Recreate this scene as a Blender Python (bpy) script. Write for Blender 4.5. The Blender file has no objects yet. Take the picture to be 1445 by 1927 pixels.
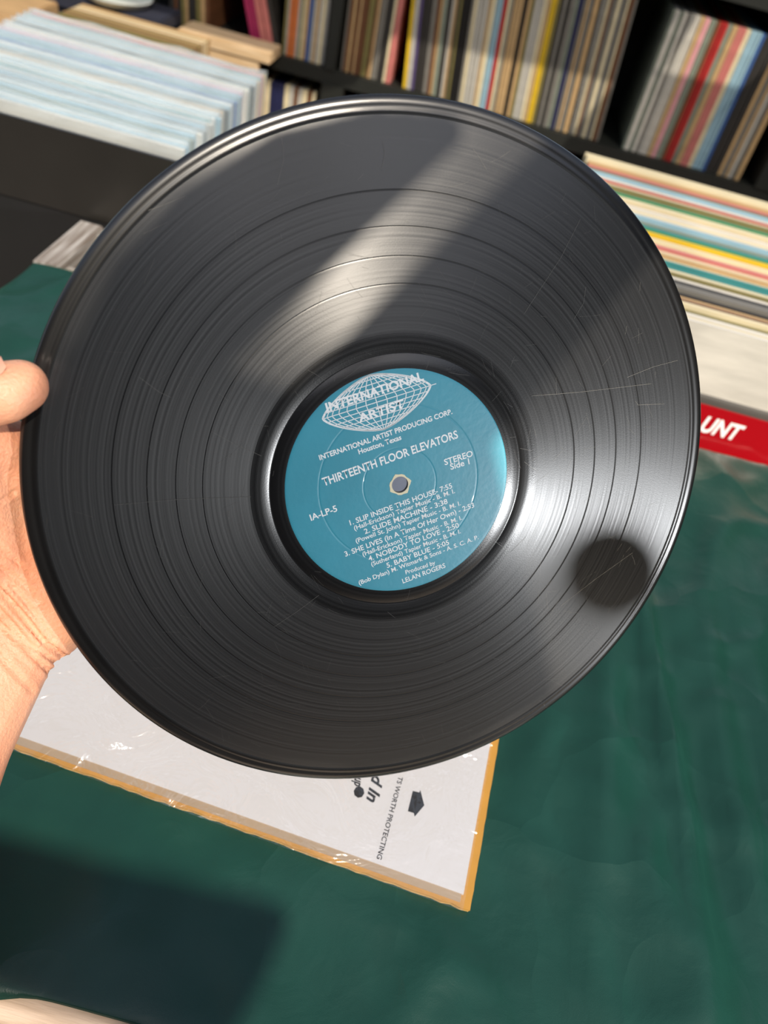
import bpy, bmesh, math, random
from mathutils import Vector, Matrix, noise
random.seed(7)
PI = math.pi
S = bpy.context.scene
COL = S.collection

# ------------------------------------------------------------------ camera
W_, H_, F_ = 1445, 1927, 1440.0
CAM_O = Vector((0, 0, 0.42))
_p, _r = math.radians(44), math.radians(15.5)
FWD = Vector((0, math.cos(_p), -math.sin(_p)))
_rx = Vector((1, 0, 0)); _up = _rx.cross(FWD)
RGT = math.cos(_r) * _rx + math.sin(_r) * _up
UPV = -math.sin(_r) * _rx + math.cos(_r) * _up
cd = bpy.data.cameras.new('camera'); cam = bpy.data.objects.new('camera', cd); COL.objects.link(cam)
cam.matrix_world = Matrix((
    (RGT.x, UPV.x, -FWD.x, CAM_O.x), (RGT.y, UPV.y, -FWD.y, CAM_O.y),
    (RGT.z, UPV.z, -FWD.z, CAM_O.z), (0, 0, 0, 1)))
cd.sensor_fit = 'VERTICAL'; cd.sensor_height = 36.0; cd.sensor_width = 27.0
cd.lens = F_ / H_ * 36.0
cd.clip_start = 0.01
cd.dof.use_dof = True; cd.dof.focus_distance = 0.345; cd.dof.aperture_fstop = 9.0
S.camera = cam

def ray(x, y):
    return (x - W_ / 2) / F_ * RGT - (y - H_ / 2) / F_ * UPV + FWD
def onz(x, y, z=0.0):
    d = ray(x, y); return CAM_O + d * ((z - CAM_O.z) / d.z)
def ony(x, y, Y):
    d = ray(x, y); return CAM_O + d * (Y / d.y)
# the plane of the held record (centre, normal) solved from its rim, label and hole
def _tow(v): return v[0] * RGT - v[1] * UPV + v[2] * FWD
REC_C = CAM_O + _tow((.0069, -.0119, .332))
REC_N = _tow((.268, .314, -.911)).normalized()
def onrec(x, y, off=0.0):
    d = ray(x, y); q = REC_C + REC_N * off
    return CAM_O + d * ((q - CAM_O).dot(REC_N) / d.dot(REC_N))
def proj(P):
    v = P - CAM_O; z = v.dot(FWD)
    return W_ / 2 + F_ * v.dot(RGT) / z, H_ / 2 - F_ * v.dot(UPV) / z, z

# ------------------------------------------------------------------ light
SUN_TO = -ray(160, 1000).normalized()   # the sun stands behind and above the viewer
w = bpy.data.worlds.new('world'); S.world = w; w.use_nodes = True
wn = w.node_tree.nodes; wl = w.node_tree.links
sky = wn.new('ShaderNodeTexSky'); sky.sky_type = 'NISHITA'; sky.sun_disc = False
sky.sun_elevation = math.asin(SUN_TO.z); sky.sun_rotation = math.atan2(SUN_TO.x, SUN_TO.y)
hs = wn.new('ShaderNodeHueSaturation'); hs.inputs['Saturation'].default_value = .6   # hazy sky
wl.new(sky.outputs[0], hs.inputs['Color']); wl.new(hs.outputs[0], wn['Background'].inputs[0]); wn['Background'].inputs[1].default_value = 0.20
sd = bpy.data.lights.new('sun', 'SUN'); sd.energy = 6.0; sd.angle = math.radians(0.5); sd.color = (1.0, 0.89, 0.74)
sun = bpy.data.objects.new('sun', sd); COL.objects.link(sun)
sun.rotation_euler = SUN_TO.to_track_quat('Z', 'Y').to_euler(); sun.location = SUN_TO * 5
S.view_settings.view_transform = 'Standard'; S.view_settings.look = 'None'
S.view_settings.gamma = 1.0; S.view_settings.use_curve_mapping = False
S.view_settings.exposure = -0.12

# ------------------------------------------------------------------ helpers
def lin(c):
    return tuple(((v / 255) / 12.92 if v / 255 <= .04045 else ((v / 255 + .055) / 1.055) ** 2.4) for v in c)
MATS = {}
def mat(name, rgb, rough=0.5, var=0.0, vscale=30.0, bump=0.0, bscale=200.0, stretch=(1, 1, 1), metal=0.0,
        coat=0.0, sheen=0.0, sheen_tint=None, spec=0.5, rgb2=None, srgb=True):
    """procedural principled material: base colour with noise variation, fine bump"""
    if name in MATS: return MATS[name]
    m = bpy.data.materials.new(name); m.use_nodes = True
    n = m.node_tree.nodes; l = m.node_tree.links; b = n['Principled BSDF']
    c = lin(rgb) if srgb else rgb
    b.inputs['Roughness'].default_value = rough; b.inputs['Metallic'].default_value = metal
    b.inputs['Coat Weight'].default_value = coat; b.inputs['Specular IOR Level'].default_value = spec
    b.inputs['Sheen Weight'].default_value = sheen
    if sheen_tint: b.inputs['Sheen Tint'].default_value = (*lin(sheen_tint), 1)
    tc = n.new('ShaderNodeTexCoord'); mp = n.new('ShaderNodeMapping'); mp.inputs['Scale'].default_value = stretch
    l.new(tc.outputs['Object'], mp.inputs[0])
    if var > 0 or rgb2:
        c2 = lin(rgb2) if rgb2 else tuple(max(0, v * (1 - var)) for v in c)
        t = n.new('ShaderNodeTexNoise'); t.inputs['Scale'].default_value = vscale; t.inputs['Detail'].default_value = 4
        l.new(mp.outputs[0], t.inputs[0])
        r = n.new('ShaderNodeValToRGB'); r.color_ramp.elements[0].position = .35; r.color_ramp.elements[1].position = .65
        r.color_ramp.elements[0].color = (*c, 1); r.color_ramp.elements[1].color = (*c2, 1)
        l.new(t.outputs[0], r.inputs[0]); l.new(r.outputs[0], b.inputs['Base Color'])
    else:
        b.inputs['Base Color'].default_value = (*c, 1)
    if bump > 0:
        t2 = n.new('ShaderNodeTexNoise'); t2.inputs['Scale'].default_value = bscale; t2.inputs['Detail'].default_value = 3
        l.new(mp.outputs[0], t2.inputs[0])
        bm_ = n.new('ShaderNodeBump'); bm_.inputs['Strength'].default_value = bump; bm_.inputs['Distance'].default_value = .002
        l.new(t2.outputs[0], bm_.inputs['Height']); l.new(bm_.outputs[0], b.inputs['Normal'])
    MATS[name] = m
    return m

def plastic_film(name, tint=(0.9, 0.95, 1.0), haze=0.12, rough=0.12, bump=0.3, bscale=25.0, refl=0.12):
    """clear film: transparent, slightly milky, with glossy wrinkles"""
    if name in MATS: return MATS[name]
    m = bpy.data.materials.new(name); m.use_nodes = True
    n = m.node_tree.nodes; l = m.node_tree.links; n.remove(n['Principled BSDF'])
    out = n['Material Output']
    tr = n.new('ShaderNodeBsdfTransparent'); tr.inputs[0].default_value = (1, 1, 1, 1)
    df = n.new('ShaderNodeBsdfDiffuse'); df.inputs[0].default_value = (*tint, 1)
    gl = n.new('ShaderNodeBsdfGlossy'); gl.inputs['Roughness'].default_value = rough
    tc = n.new('ShaderNodeTexCoord'); t = n.new('ShaderNodeTexNoise'); t.inputs['Scale'].default_value = bscale
    t.inputs['Detail'].default_value = 4; t.inputs['Distortion'].default_value = 1.5
    l.new(tc.outputs['Object'], t.inputs[0])
    bp = n.new('ShaderNodeBump'); bp.inputs['Strength'].default_value = bump; bp.inputs['Distance'].default_value = .01
    l.new(t.outputs[0], bp.inputs['Height']); l.new(bp.outputs[0], gl.inputs['Normal'])
    m1 = n.new('ShaderNodeMixShader'); m1.inputs[0].default_value = haze
    l.new(tr.outputs[0], m1.inputs[1]); l.new(df.outputs[0], m1.inputs[2])
    m2 = n.new('ShaderNodeMixShader'); m2.inputs[0].default_value = refl
    l.new(m1.outputs[0], m2.inputs[1]); l.new(gl.outputs[0], m2.inputs[2]); l.new(m2.outputs[0], out.inputs[0])
    MATS[name] = m
    return m

def wood(name, rgb, rgb2, rough=.55, scale=(4, 60, 60), bump=.25):
    if name in MATS: return MATS[name]
    return mat(name, rgb, rough, 0, 3.0, bump, 6.0, scale, rgb2=rgb2)

def tag(o, label=None, cat=None, group=None, kind=None):
    if label: o['label'] = label
    if cat: o['category'] = cat
    if group: o['group'] = group
    if kind: o['kind'] = kind
    return o
def thing(name, label, cat, loc=(0, 0, 0), group=None, mw=None):
    o = bpy.data.objects.new(name, None); COL.objects.link(o); o.empty_display_size = .02
    if mw is not None: o.matrix_world = mw
    else: o.location = loc
    return tag(o, label, cat, group)
def link(name, me, m, parent=None, smooth=False):
    o = bpy.data.objects.new(name, me); COL.objects.link(o)
    if m is not None and not me.materials: me.materials.append(m)
    if smooth:
        for p in me.polygons: p.use_smooth = True
    if parent is not None: o.parent = parent
    return o
def bm_obj(name, bm, m, parent=None, smooth=False):
    me = bpy.data.meshes.new(name); bmesh.ops.recalc_face_normals(bm, faces=bm.faces)
    bm.to_mesh(me); bm.free(); return link(name, me, m, parent, smooth)
def add_box(bm, x0, x1, y0, y1, z0, z1):
    vs = [bm.verts.new(p) for p in ((x0, y0, z0), (x1, y0, z0), (x1, y1, z0), (x0, y1, z0), (x0, y0, z1), (x1, y0, z1), (x1, y1, z1), (x0, y1, z1))]
    for f in ((0, 3, 2, 1), (4, 5, 6, 7), (0, 1, 5, 4), (1, 2, 6, 5), (2, 3, 7, 6), (3, 0, 4, 7)):
        bm.faces.new([vs[i] for i in f])
    return vs
def box(name, m, parent, x0, x1, y0, y1, z0, z1, bevel=0.0):
    bm = bmesh.new(); add_box(bm, x0, x1, y0, y1, z0, z1)
    if bevel > 0: bmesh.ops.bevel(bm, geom=bm.edges[:], offset=bevel, segments=2, affect='EDGES')
    return bm_obj(name, bm, m, parent)
def lathe(name, prof, m, parent=None, seg=256, close=False, smooth=True):
    """revolve a profile of (r, z) about Z"""
    vs = []; fs = []; k = len(prof)
    for i in range(seg):
        a = 2 * PI * i / seg; c, s = math.cos(a), math.sin(a)
        for r, z in prof: vs.append((r * c, r * s, z))
    rng = k if close else k - 1
    for i in range(seg):
        j = (i + 1) % seg
        for q in range(rng):
            q2 = (q + 1) % k
            fs.append((i * k + q, i * k + q2, j * k + q2, j * k + q))
    me = bpy.data.meshes.new(name); me.from_pydata(vs, [], fs); me.update()
    bm = bmesh.new(); bm.from_mesh(me); bmesh.ops.recalc_face_normals(bm, faces=bm.faces); bm.to_mesh(me); bm.free()
    return link(name, me, m, parent, smooth)
def prism(name, pts, z0, z1, m, parent=None):
    """flat polygon (x, y) extruded from z0 to z1"""
    bm = bmesh.new(); a = [bm.verts.new((x, y, z0)) for x, y in pts]; b = [bm.verts.new((x, y, z1)) for x, y in pts]
    bm.faces.new(a[::-1]); bm.faces.new(b); k = len(pts)
    for i in range(k): bm.faces.new((a[i], a[(i + 1) % k], b[(i + 1) % k], b[i]))
    return bm_obj(name, bm, m, parent)
def text_mesh(body, shear=0.0, offset=0.0, extrude=0.0, spacing=1.0):
    cu = bpy.data.curves.new('text', 'FONT'); cu.body = body; cu.size = 1.0; cu.shear = shear; cu.offset = offset
    cu.extrude = extrude; cu.space_character = spacing; cu.resolution_u = 3
    o = bpy.data.objects.new('text', cu); COL.objects.link(o); bpy.context.view_layer.update()
    me = bpy.data.meshes.new_from_object(o.evaluated_get(bpy.context.evaluated_depsgraph_get()))
    bpy.data.objects.remove(o); bpy.data.curves.remove(cu)
    return me
def lay_text(name, body, m, parent, A, B, e1, e2, org, z, cap, shear=0.0, offset=0.0, spacing=1.0):
    """text from point A to point B (plane coords by e1, e2 from org), capital height cap"""
    me = text_mesh(body, shear, offset, 0.0, spacing)
    xs = [v.co.x for v in me.vertices]; x0, x1 = min(xs), max(xs)
    ax, ay = (A - org).dot(e1), (A - org).dot(e2); bx, by = (B - org).dot(e1), (B - org).dot(e2)
    L = math.hypot(bx - ax, by - ay); ang = math.atan2(by - ay, bx - ax); sx = L / (x1 - x0); sy = cap / 0.69
    for v in me.vertices:
        X = (v.co.x - x0) * sx; Y = v.co.y * sy
        v.co = (ax + X * math.cos(ang) - Y * math.sin(ang), ay + X * math.sin(ang) + Y * math.cos(ang), z)
    return link(name, me, m, parent)

# ------------------------------------------------------------------ setting
M_floor = wood('floor_wood', (214, 196, 176), (178, 156, 134), .5, (40, 3, 3), .15)
fl = box('floor', M_floor, None, -3.5, 3.5, -3.5, 2.7, -.80, -.752); tag(fl, kind='structure')
for i in range(14):   # boards of the floor in sight below the near table edge
    y = -.55 + i * .092
    b_ = box('plank', M_floor, fl, -1.2, .7, y, y + .09, -.752, -.75)
M_dark = mat('dark_backing', (34, 32, 30), .8, .3, 6, .1)
wb = box('wall_back', M_dark, None, -3.5, 3.5, 2.70, 2.76, -.75, .45); tag(wb, kind='structure')
M_wf = mat('added_wall_dark', (50, 42, 35), .85, .2, 4, .1)
wf = box('added_wall_front', M_wf, None, -3.5, 3.5, -2.30, -2.2, -.75, 2.2); tag(wf, kind='structure')  # unseen wall, added to keep the sky's reflection off the vinyl
wr = box('added_wall_right', M_wf, None, 2.4, 2.5, -2.2, 2.7, -.75, 2.2); tag(wr, kind='structure')  # added out of view too, blocks more sky from the record
M_caster = mat('shadow_slat_board', (120, 104, 84), .8, .25, 8, .1)
CZ = 1.07
def overhead(P):
    """where the sunbeam that reaches P crosses the height of the added shadow casters"""
    q = P + SUN_TO * ((CZ - P.z) / SUN_TO.z); return (q.x, q.y)
def shadow_casters():  # unseen shapes added to cast shadow edges on shelf, record and cloth
    z0, z1 = CZ, CZ + .012; CY1 = 1.95
    e = [overhead(ony(*q, 2.19)) for q in ((660, 170), (740, 65), (1165, 155), (1160, 300), (1245, 145), (1400, 172), (1390, 0), (1290, 0))]
    (ax, ay), (bx, by), (cx, cy), (dx, dy), (hx0, hy0), (hx1, hy1), (hx2, hy2), (hx3, hy3) = e
    polys = [((-2.6, ay - .12), (ax - .06, ay - .03), (ax, ay), (bx, by), (bx, CY1), (-2.6, CY1)),
             ((bx, by), (cx, cy), (cx, CY1), (bx, CY1)),
             ((cx, dy - .02), (hx1, dy - .05), (hx1, hy1), (hx0, hy0), (cx, hy0)),
             ((cx, hy0), (hx0, hy0), (hx3, hy3 + .1), (cx, hy3 + .1)),
             ((cx, hy3 + .1), (hx1, hy3 + .1), (hx1, CY1), (cx, CY1)),
             ((hx1, dy - .05), (2.6, dy - .3), (2.6, CY1), (hx1, CY1))]
    # unseen blocker over the viewer, cut to the dark part of the record
    O = lambda x, y: overhead(onrec(x, y))
    def ext(p, q, t): return (p[0] + (q[0] - p[0]) * t, p[1] + (q[1] - p[1]) * t)
    r0, r1 = O(545, 775), O(985, 345)
    k0, k1 = O(1040, 1312), O(948, 950)
    R1 = ext(r0, r1, 3.6)
    polys.append([r0, r1, R1, (R1[0] + .03, R1[1]), ext(k0, k1, 1.25), k1, k0] +
                 [O(*q) for q in ((850, 1425), (680, 1458), (480, 1435), (300, 1358), (170, 1240), (95, 1100), (62, 960), (62, 830), (122, 708), (170, 700), (240, 716), (410, 728))])
    # added narrow strips that only dim the sun left of the bright band
    scr_ = [O(750 + (q[0] - 750) * .955, 911 + (q[1] - 911) * .955) if q[1] < 670 and q[0] != 872 else O(*q) for q in ((405, 724), (872, 268), (850, 220), (700, 208), (505, 253), (320, 372), (188, 518), (122, 668), (122, 705))]
    y = min(p[1] for p in scr_); ymax = max(p[1] for p in scr_)
    def clip(ps, lim, sgn):
        out = []
        for a, b in zip(ps, ps[1:] + ps[:1]):
            ia, ib = sgn * (a[1] - lim) >= 0, sgn * (b[1] - lim) >= 0
            if ia: out.append(a)
            if ia != ib: t = (lim - a[1]) / (b[1] - a[1]); out.append((a[0] + (b[0] - a[0]) * t, lim))
        return out
    while y < ymax:
        q = clip(clip(scr_, y, 1), y + .0036, -1)
        if len(q) >= 3: polys.append(q)
        y += .0050
    B = lambda x, y: overhead(onz(x, y))  # added blocker that shades the near left patch of cloth
    polys.append((B(-30, 1592), B(300, 1680), B(545, 1750), B(510, 1830), B(430, 1965), (B(430, 1965)[0], -2.2), (B(250, 1965)[0], -2.2), B(250, 1965), B(-40, 1866)))
    def build(name, ps, m, par):
      bm = bmesh.new()
      for pts in ps:
        a = [bm.verts.new((x, y, z0)) for x, y in pts]; b = [bm.verts.new((x, y, z1)) for x, y in pts]
        bm.faces.new(a[::-1]); bm.faces.new(b); k = len(pts)
        for i in range(k): bm.faces.new((a[i], a[(i + 1) % k], b[(i + 1) % k], b[i]))
      return bm_obj(name, bm, m, par)
    c_ = build('added_shadow_net', polys[:6], plastic_film('shadow_net_film', (.30, .26, .21), .45, .5, .1, 40, .02), None)  # unseen net, outlined to leave the sun patches on the shelf
    build('added_shadow_slats', polys[6:], M_caster, c_)
    return c_
tag(shadow_casters(), kind='structure')

# ------------------------------------------------------------------ added lamp behind the viewer, for the bright wedge on the vinyl
def added_lamp():
    P = onrec(1150, 1020); d = (P - CAM_O).normalized(); r = d - REC_N * 2 * d.dot(REC_N)
    src = P + r * 1.35
    t = thing('added_lamp', 'added unseen lamp behind the viewer, making the bright wedge on the record', 'lamp', (src.x, src.y, -.75))
    M_bk = mat('black_metal', (20, 20, 21), .4, metal=.5)
    o = lathe('base', [(0, 0), (.13, 0), (.13, .012), (.02, .022), (0, .022)], M_bk, t, 48)
    h_ = src.z + .75
    o = lathe('pole', [(.009, .02), (.009, h_ - .03), (0, h_ - .03)], M_bk, t, 16)
    aim = (REC_C + Vector((.085, .0, -.03)) - src).normalized(); q = aim.to_track_quat('-Z', 'Y')
    sd_ = lathe('lamp_shade', [(.0, .10), (.03, .10), (.05, .07), (.055, -.01), (.053, -.01), (.047, .068), (.0, .09)], M_bk, t, 40)
    sd_.location = (0, 0, h_); sd_.rotation_euler = q.to_euler()
    gp_ = (onrec(1152, 1078) - src) * .45   # added disc on a wire, casting the dark spot inside the wedge
    gs = lathe('added_shadow_disc', [(0, 0), (.0145, 0), (.0155, .001), (.0145, .002), (0, .002)], M_bk, t, 32); gs.location = Vector((0, 0, h_)) + gp_; gs.rotation_euler = q.to_euler()
    wb_ = bmesh.new(); pts_ = [Vector((0, 0, h_)) + aim * .0 + Vector((0, 0, -.055)), Vector((0, 0, h_)) + gp_ * .5 + Vector((0, 0, -.06)), Vector((0, 0, h_)) + gp_ + Vector((0, 0, -.008))]
    for a_, b2_ in zip(pts_, pts_[1:]):
        u_ = (b2_ - a_).normalized(); s1 = u_.cross(Vector((0, 0, 1))).normalized() * .0008; s2 = u_.cross(s1).normalized() * .0008
        ra = [wb_.verts.new(a_ + k_) for k_ in (s1, s2, -s1, -s2)]; rb = [wb_.verts.new(b2_ + k_) for k_ in (s1, s2, -s1, -s2)]
        for k_ in range(4): wb_.faces.new((ra[k_], ra[(k_ + 1) % 4], rb[(k_ + 1) % 4], rb[k_]))
    bm_obj('wire_arm', wb_, M_bk, t)
    L = bpy.data.lights.new('added_lamp_spot', 'SPOT'); L.energy = 53; L.shadow_soft_size = .015; L.color = (.96, .98, 1.0)
    L.spot_size = math.radians(21); L.spot_blend = .6
    lo = bpy.data.objects.new('bulb', L); COL.objects.link(lo); lo.parent = t; lo.location = (0, 0, h_); lo.rotation_euler = q.to_euler()
added_lamp()

# ------------------------------------------------------------------ the held record
uu = (onrec(520 + 1075 / 3.141, 670 + 482 / 3.141) - onrec(520 + 280 / 3.141, 670 + 768 / 3.141)).normalized()
vv = REC_N.cross(uu).normalized()
REC_M = Matrix(((uu.x, vv.x, REC_N.x, REC_C.x), (uu.y, vv.y, REC_N.y, REC_C.y), (uu.z, vv.z, REC_N.z, REC_C.z), (0, 0, 0, 1)))
rec = thing('vinyl_record', 'black vinyl record with a teal centre label, held up by its edge in a hand', 'record', mw=REC_M)

def vinyl(name, rough, aniso, rot, bump=0.0, dust=0.0, radial=True, spec=.5):
    m = bpy.data.materials.new(name); m.use_nodes = True
    n = m.node_tree.nodes; l = m.node_tree.links; b = n['Principled BSDF']
    b.inputs['Base Color'].default_value = (.006, .006, .0062, 1)
    b.inputs['Roughness'].default_value = rough; b.inputs['Anisotropic'].default_value = aniso
    b.inputs['Anisotropic Rotation'].default_value = rot; b.inputs['Specular IOR Level'].default_value = spec
    tg = n.new('ShaderNodeTangent'); tg.direction_type = 'RADIAL'; tg.axis = 'Z'
    l.new(tg.outputs[0], b.inputs['Tangent'])
    tc = n.new('ShaderNodeTexCoord')
    if bump > 0:   # bands of loud and quiet grooves follow the radius
        ln = n.new('ShaderNodeVectorMath'); ln.operation = 'LENGTH'; l.new(tc.outputs['Object'], ln.inputs[0])
        cx = n.new('ShaderNodeCombineXYZ'); l.new(ln.outputs['Value'], cx.inputs[0])
        t = n.new('ShaderNodeTexNoise'); t.inputs['Scale'].default_value = 900; t.inputs['Detail'].default_value = 6
        l.new(cx.outputs[0], t.inputs[0])
        mr = n.new('ShaderNodeMapRange'); mr.inputs[1].default_value = .3; mr.inputs[2].default_value = .7
        mr.inputs[3].default_value = rough * .82; mr.inputs[4].default_value = rough * 1.2
        l.new(t.outputs[0], mr.inputs[0]); l.new(mr.outputs[0], b.inputs['Roughness'])
        t3 = n.new('ShaderNodeTexNoise'); t3.inputs['Scale'].default_value = 1600; t3.inputs['Detail'].default_value = 2
        l.new(tc.outputs['Object'], t3.inputs[0])
        bp = n.new('ShaderNodeBump'); bp.inputs['Strength'].default_value = bump; bp.inputs['Distance'].default_value = .0003
        l.new(t3.outputs[0], bp.inputs['Height']); l.new(bp.outputs[0], b.inputs['Normal'])
    return m
M_groove = vinyl('vinyl_grooves', .325, .68, .25, .03, spec=1.2)
M_gap = vinyl('vinyl_track_gap', .3, .3, .25)
M_wax = vinyl('vinyl_lead_out', .24, .5, .25, .05, spec=.8)
M_rim = vinyl('vinyl_rim', .24, 0, 0, spec=.8)
GAPS = [(.0832, .0840), (.0937, .0945), (.1047, .1055), (.1178, .1186)]
T = .0019
lathe('lead_out_ring', [(.0495, 0), (.0560, 0), (.0564, -.0002), (.0568, 0), (.0620, 0), (.0645, -.0001)], M_wax, rec)
edges = [.0645] + [v for g in GAPS for v in g] + [.1440]
for i in range(0, len(edges), 2):
    lathe('grooved_band', [(edges[i], -.0001), ((edges[i] + edges[i + 1]) / 2, -.00012), (edges[i + 1], -.0001)], M_groove, rec)
for a, b_ in GAPS:
    lathe('track_gap', [(a, -.0001), ((a + b_) / 2, -.00017), (b_, -.0001)], M_gap, rec, smooth=False)
lathe('rim', [(.1440, -.0001), (.1447, .0001), (.1454, .00018), (.1461, .00008), (.1468, -.00004), (.1475, .00008), (.1485, .00012),
              (.1497, -.0001), (.1505, -.0005), (.1510, -.001), (.1505, -.0016), (.1490, -.0022), (.1440, -T)], M_rim, rec)
lathe('back_face', [(.1440, -T), (.09, -T), (.0040, -T), (.0037, -T + .0001), (.0037, -.0002)], M_groove, rec)
M_label = mat('label_paper', (62, 154, 174), .38, .10, 40, .03, 400, coat=.1)
lab = lathe('label', [(.0037, -.0001), (.0038, .0001), (.0040, .0001), (.0158, .0001), (.0163, .0001), (.01645, .00003), (.0166, .0001), (.0171, .0001), (.0350, .0001), (.0356, .0001), (.0358, .00003),
                      (.0360, .0001), (.0366, .0001), (.0485, .0001), (.0496, .0001), (.0500, .00005), (.0503, -.0001)], M_label, rec, 160)
M_paper_edge = mat('paper_edge', (236, 226, 190), .8)
hb = bmesh.new()   # torn paper star round the hole
vs = []
for i in range(22):
    a = 2 * PI * i / 22; r = .0047 if i % 2 else .0053 - .0005 * (i % 3); vs.append((hb.verts.new((.0037 * math.cos(a), .0037 * math.sin(a), .0002)), hb.verts.new((r * math.cos(a), r * math.sin(a), .0002))))
for i in range(22): hb.faces.new((vs[i][0], vs[i][1], vs[(i + 1) % 22][1], vs[(i + 1) % 22][0]))
bm_obj('torn_hole_edge', hb, M_paper_edge, lab)
M_ink = mat('label_print', (246, 248, 246), .6)
def lp_(a, b): return onrec(520 + a / 3.141, 670 + b / 3.141)
for body, A, B, cap, off in (
    ('INTERNATIONAL ARTIST PRODUCING CORP.', (257, 615), (1040, 340), .0021, .012),
    ('Houston, Texas', (488, 580), (740, 492), .0021, .012),
    ('THIRTEENTH FLOOR ELEVATORS', (280, 768), (1075, 482), .0034, .008),
    ('STEREO', (995, 645), (1162, 590), .0026, .006), ('Side 1', (1030, 672), (1142, 637), .0026, .006),
    ('IA-LP-5', (205, 973), (362, 915), .0027, .006),
    ('1. SLIP INSIDE THIS HOUSE- 7:55', (437, 1000), (1040, 778), .0023, .004),
    ('(Hall-Erickson) Tapier Music - B. M. I.', (462, 1030), (1055, 808), .0020, .002),
    ('2. SLIDE MACHINE - 3:38', (523, 1052), (1013, 870), .0023, .004),
    ('(Powell St. John) Tapier Music - B. M. I.', (472, 1105), (1090, 880), .0020, .002),
    ('3. SHE LIVES (In A Time Of Her Own) - 2:53', (408, 1185), (1170, 892), .0023, .004),
    ('(Hall-Erickson) Tapier Music - B. M. I.', (512, 1183), (1098, 965), .0020, .002),
    ('4. NOBODY TO LOVE - 2:50', (548, 1212), (1080, 1010), .0023, .004),
    ('(Sutherland) Tapier Music - B. M. I.', (563, 1242), (1090, 1045), .0020, .002),
    ('5. BABY BLUE - 5:05', (655, 1252), (1022, 1112), .0023, .004),
    ('(Bob Dylan) M. Witmark & Sons - A. S. C. A. P.', (490, 1352), (1195, 1080), .0020, .002),
    ('Produced by', (765, 1290), (940, 1230), .0020, .002), ('LELAN ROGERS', (748, 1343), (1000, 1248), .0022, .002)):
    lay_text('label_lettering', body, M_ink, lab, lp_(*A), lp_(*B), uu, vv, REC_C, .00016, cap * 1.04, 0, off + .012)
# the globe emblem: stretched meridians and parallels
def strip(bm, pts, wd, z):
    for (x0, y0), (x1, y1) in zip(pts, pts[1:]):
        L = math.hypot(x1 - x0, y1 - y0)
        if L < 1e-7: continue
        nx, ny = -(y1 - y0) / L * wd / 2, (x1 - x0) / L * wd / 2
        bm.faces.new([bm.verts.new(p) for p in ((x0 + nx, y0 + ny, z), (x0 - nx, y0 - ny, z), (x1 - nx, y1 - ny, z), (x1 + nx, y1 + ny, z))])
gc, ge, gp = Vector((592, 273)), Vector((320, -100)), Vector((-43, -161))
def gpt(a, b):
    q = gc + ge * a + gp * b; P = lp_(q.x, q.y) - REC_C; return (P.dot(uu), P.dot(vv))
KK = 1.38
gb = bmesh.new()
for i in range(-8, 9):
    mm = math.sin(i / 8 * PI / 2 * .98) if abs(i) < 8 else (1 if i > 0 else -1)
    strip(gb, [gpt(mm * (1 - abs(b / 20) ** KK) ** (1 / KK), b / 20) for b in range(-20, 21)], .00034 if abs(i) < 8 else .0005, .00015)
for j in range(-5, 6):
    b = j / 6; wdt = (1 - abs(b) ** KK) ** (1 / KK)
    strip(gb, [gpt(-wdt, b), gpt(0, b), gpt(wdt if j else 1.1, b)], .00034, .00015)
bm_obj('globe_emblem', gb, M_ink, lab)
lay_text('emblem_lettering', 'INTERNATIONAL', M_ink, lab, lp_(300, 330), lp_(872, 140), uu, vv, REC_C, .00018, .0036, 0, .03)
lay_text('emblem_lettering', 'ARTIST', M_ink, lab, lp_(490, 392), lp_(760, 300), uu, vv, REC_C, .00018, .0034, 0, .03)
# fine scratches in the vinyl
M_scr = mat('scratch', (112, 110, 104), .35)
sb = bmesh.new()
def scr(pts, wd=.00018):
    q = []
    for x, y in pts:
        P = onrec(x, y) - REC_C; q.append((P.dot(uu), P.dot(vv)))
    strip(sb, q, wd, .00006)
for pts in (((1092, 412), (1055, 485), (985, 592)), ((720, 265), (724, 290), (718, 318)), ((398, 812), (440, 835), (492, 858)),
            ((262, 710), (300, 738), (322, 748)), ((215, 950), (330, 940), (472, 935)), ((1000, 745), (1090, 738), (1225, 722)),
            ((1180, 710), (1230, 690), (1275, 678)), ((268, 400), (310, 385), (348, 369)), ((270, 440), (315, 418)),
            ((1055, 1140), (1120, 1090), (1190, 1040)), ((530, 260), (534, 300), (522, 348)), ((515, 1180), (560, 1150), (600, 1120)),
            ((920, 1010), (960, 1040), (990, 1010)), ((1080, 600), (1098, 570), (1102, 540)), ((1250, 760), (1200, 762), (1195, 754))):
    scr(pts, .00010)
rs = random.Random(3)
for i in range(330):
    a = rs.uniform(0, 2 * PI); r = rs.uniform(.053, .143); L = rs.uniform(.0015, .010); t = a + PI / 2 + rs.gauss(0, .8)
    x, y = r * math.cos(a), r * math.sin(a); k = rs.uniform(-.15, .15)
    strip(sb, [(x, y), (x + L / 2 * math.cos(t), y + L / 2 * math.sin(t)), (x + L / 2 * (math.cos(t) + math.cos(t + k)), y + L / 2 * (math.sin(t) + math.sin(t + k)))], rs.uniform(.00003, .00006), .00006)
tag(bm_obj('surface_scratches', sb, M_scr, rec), kind='stuff')

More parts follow.
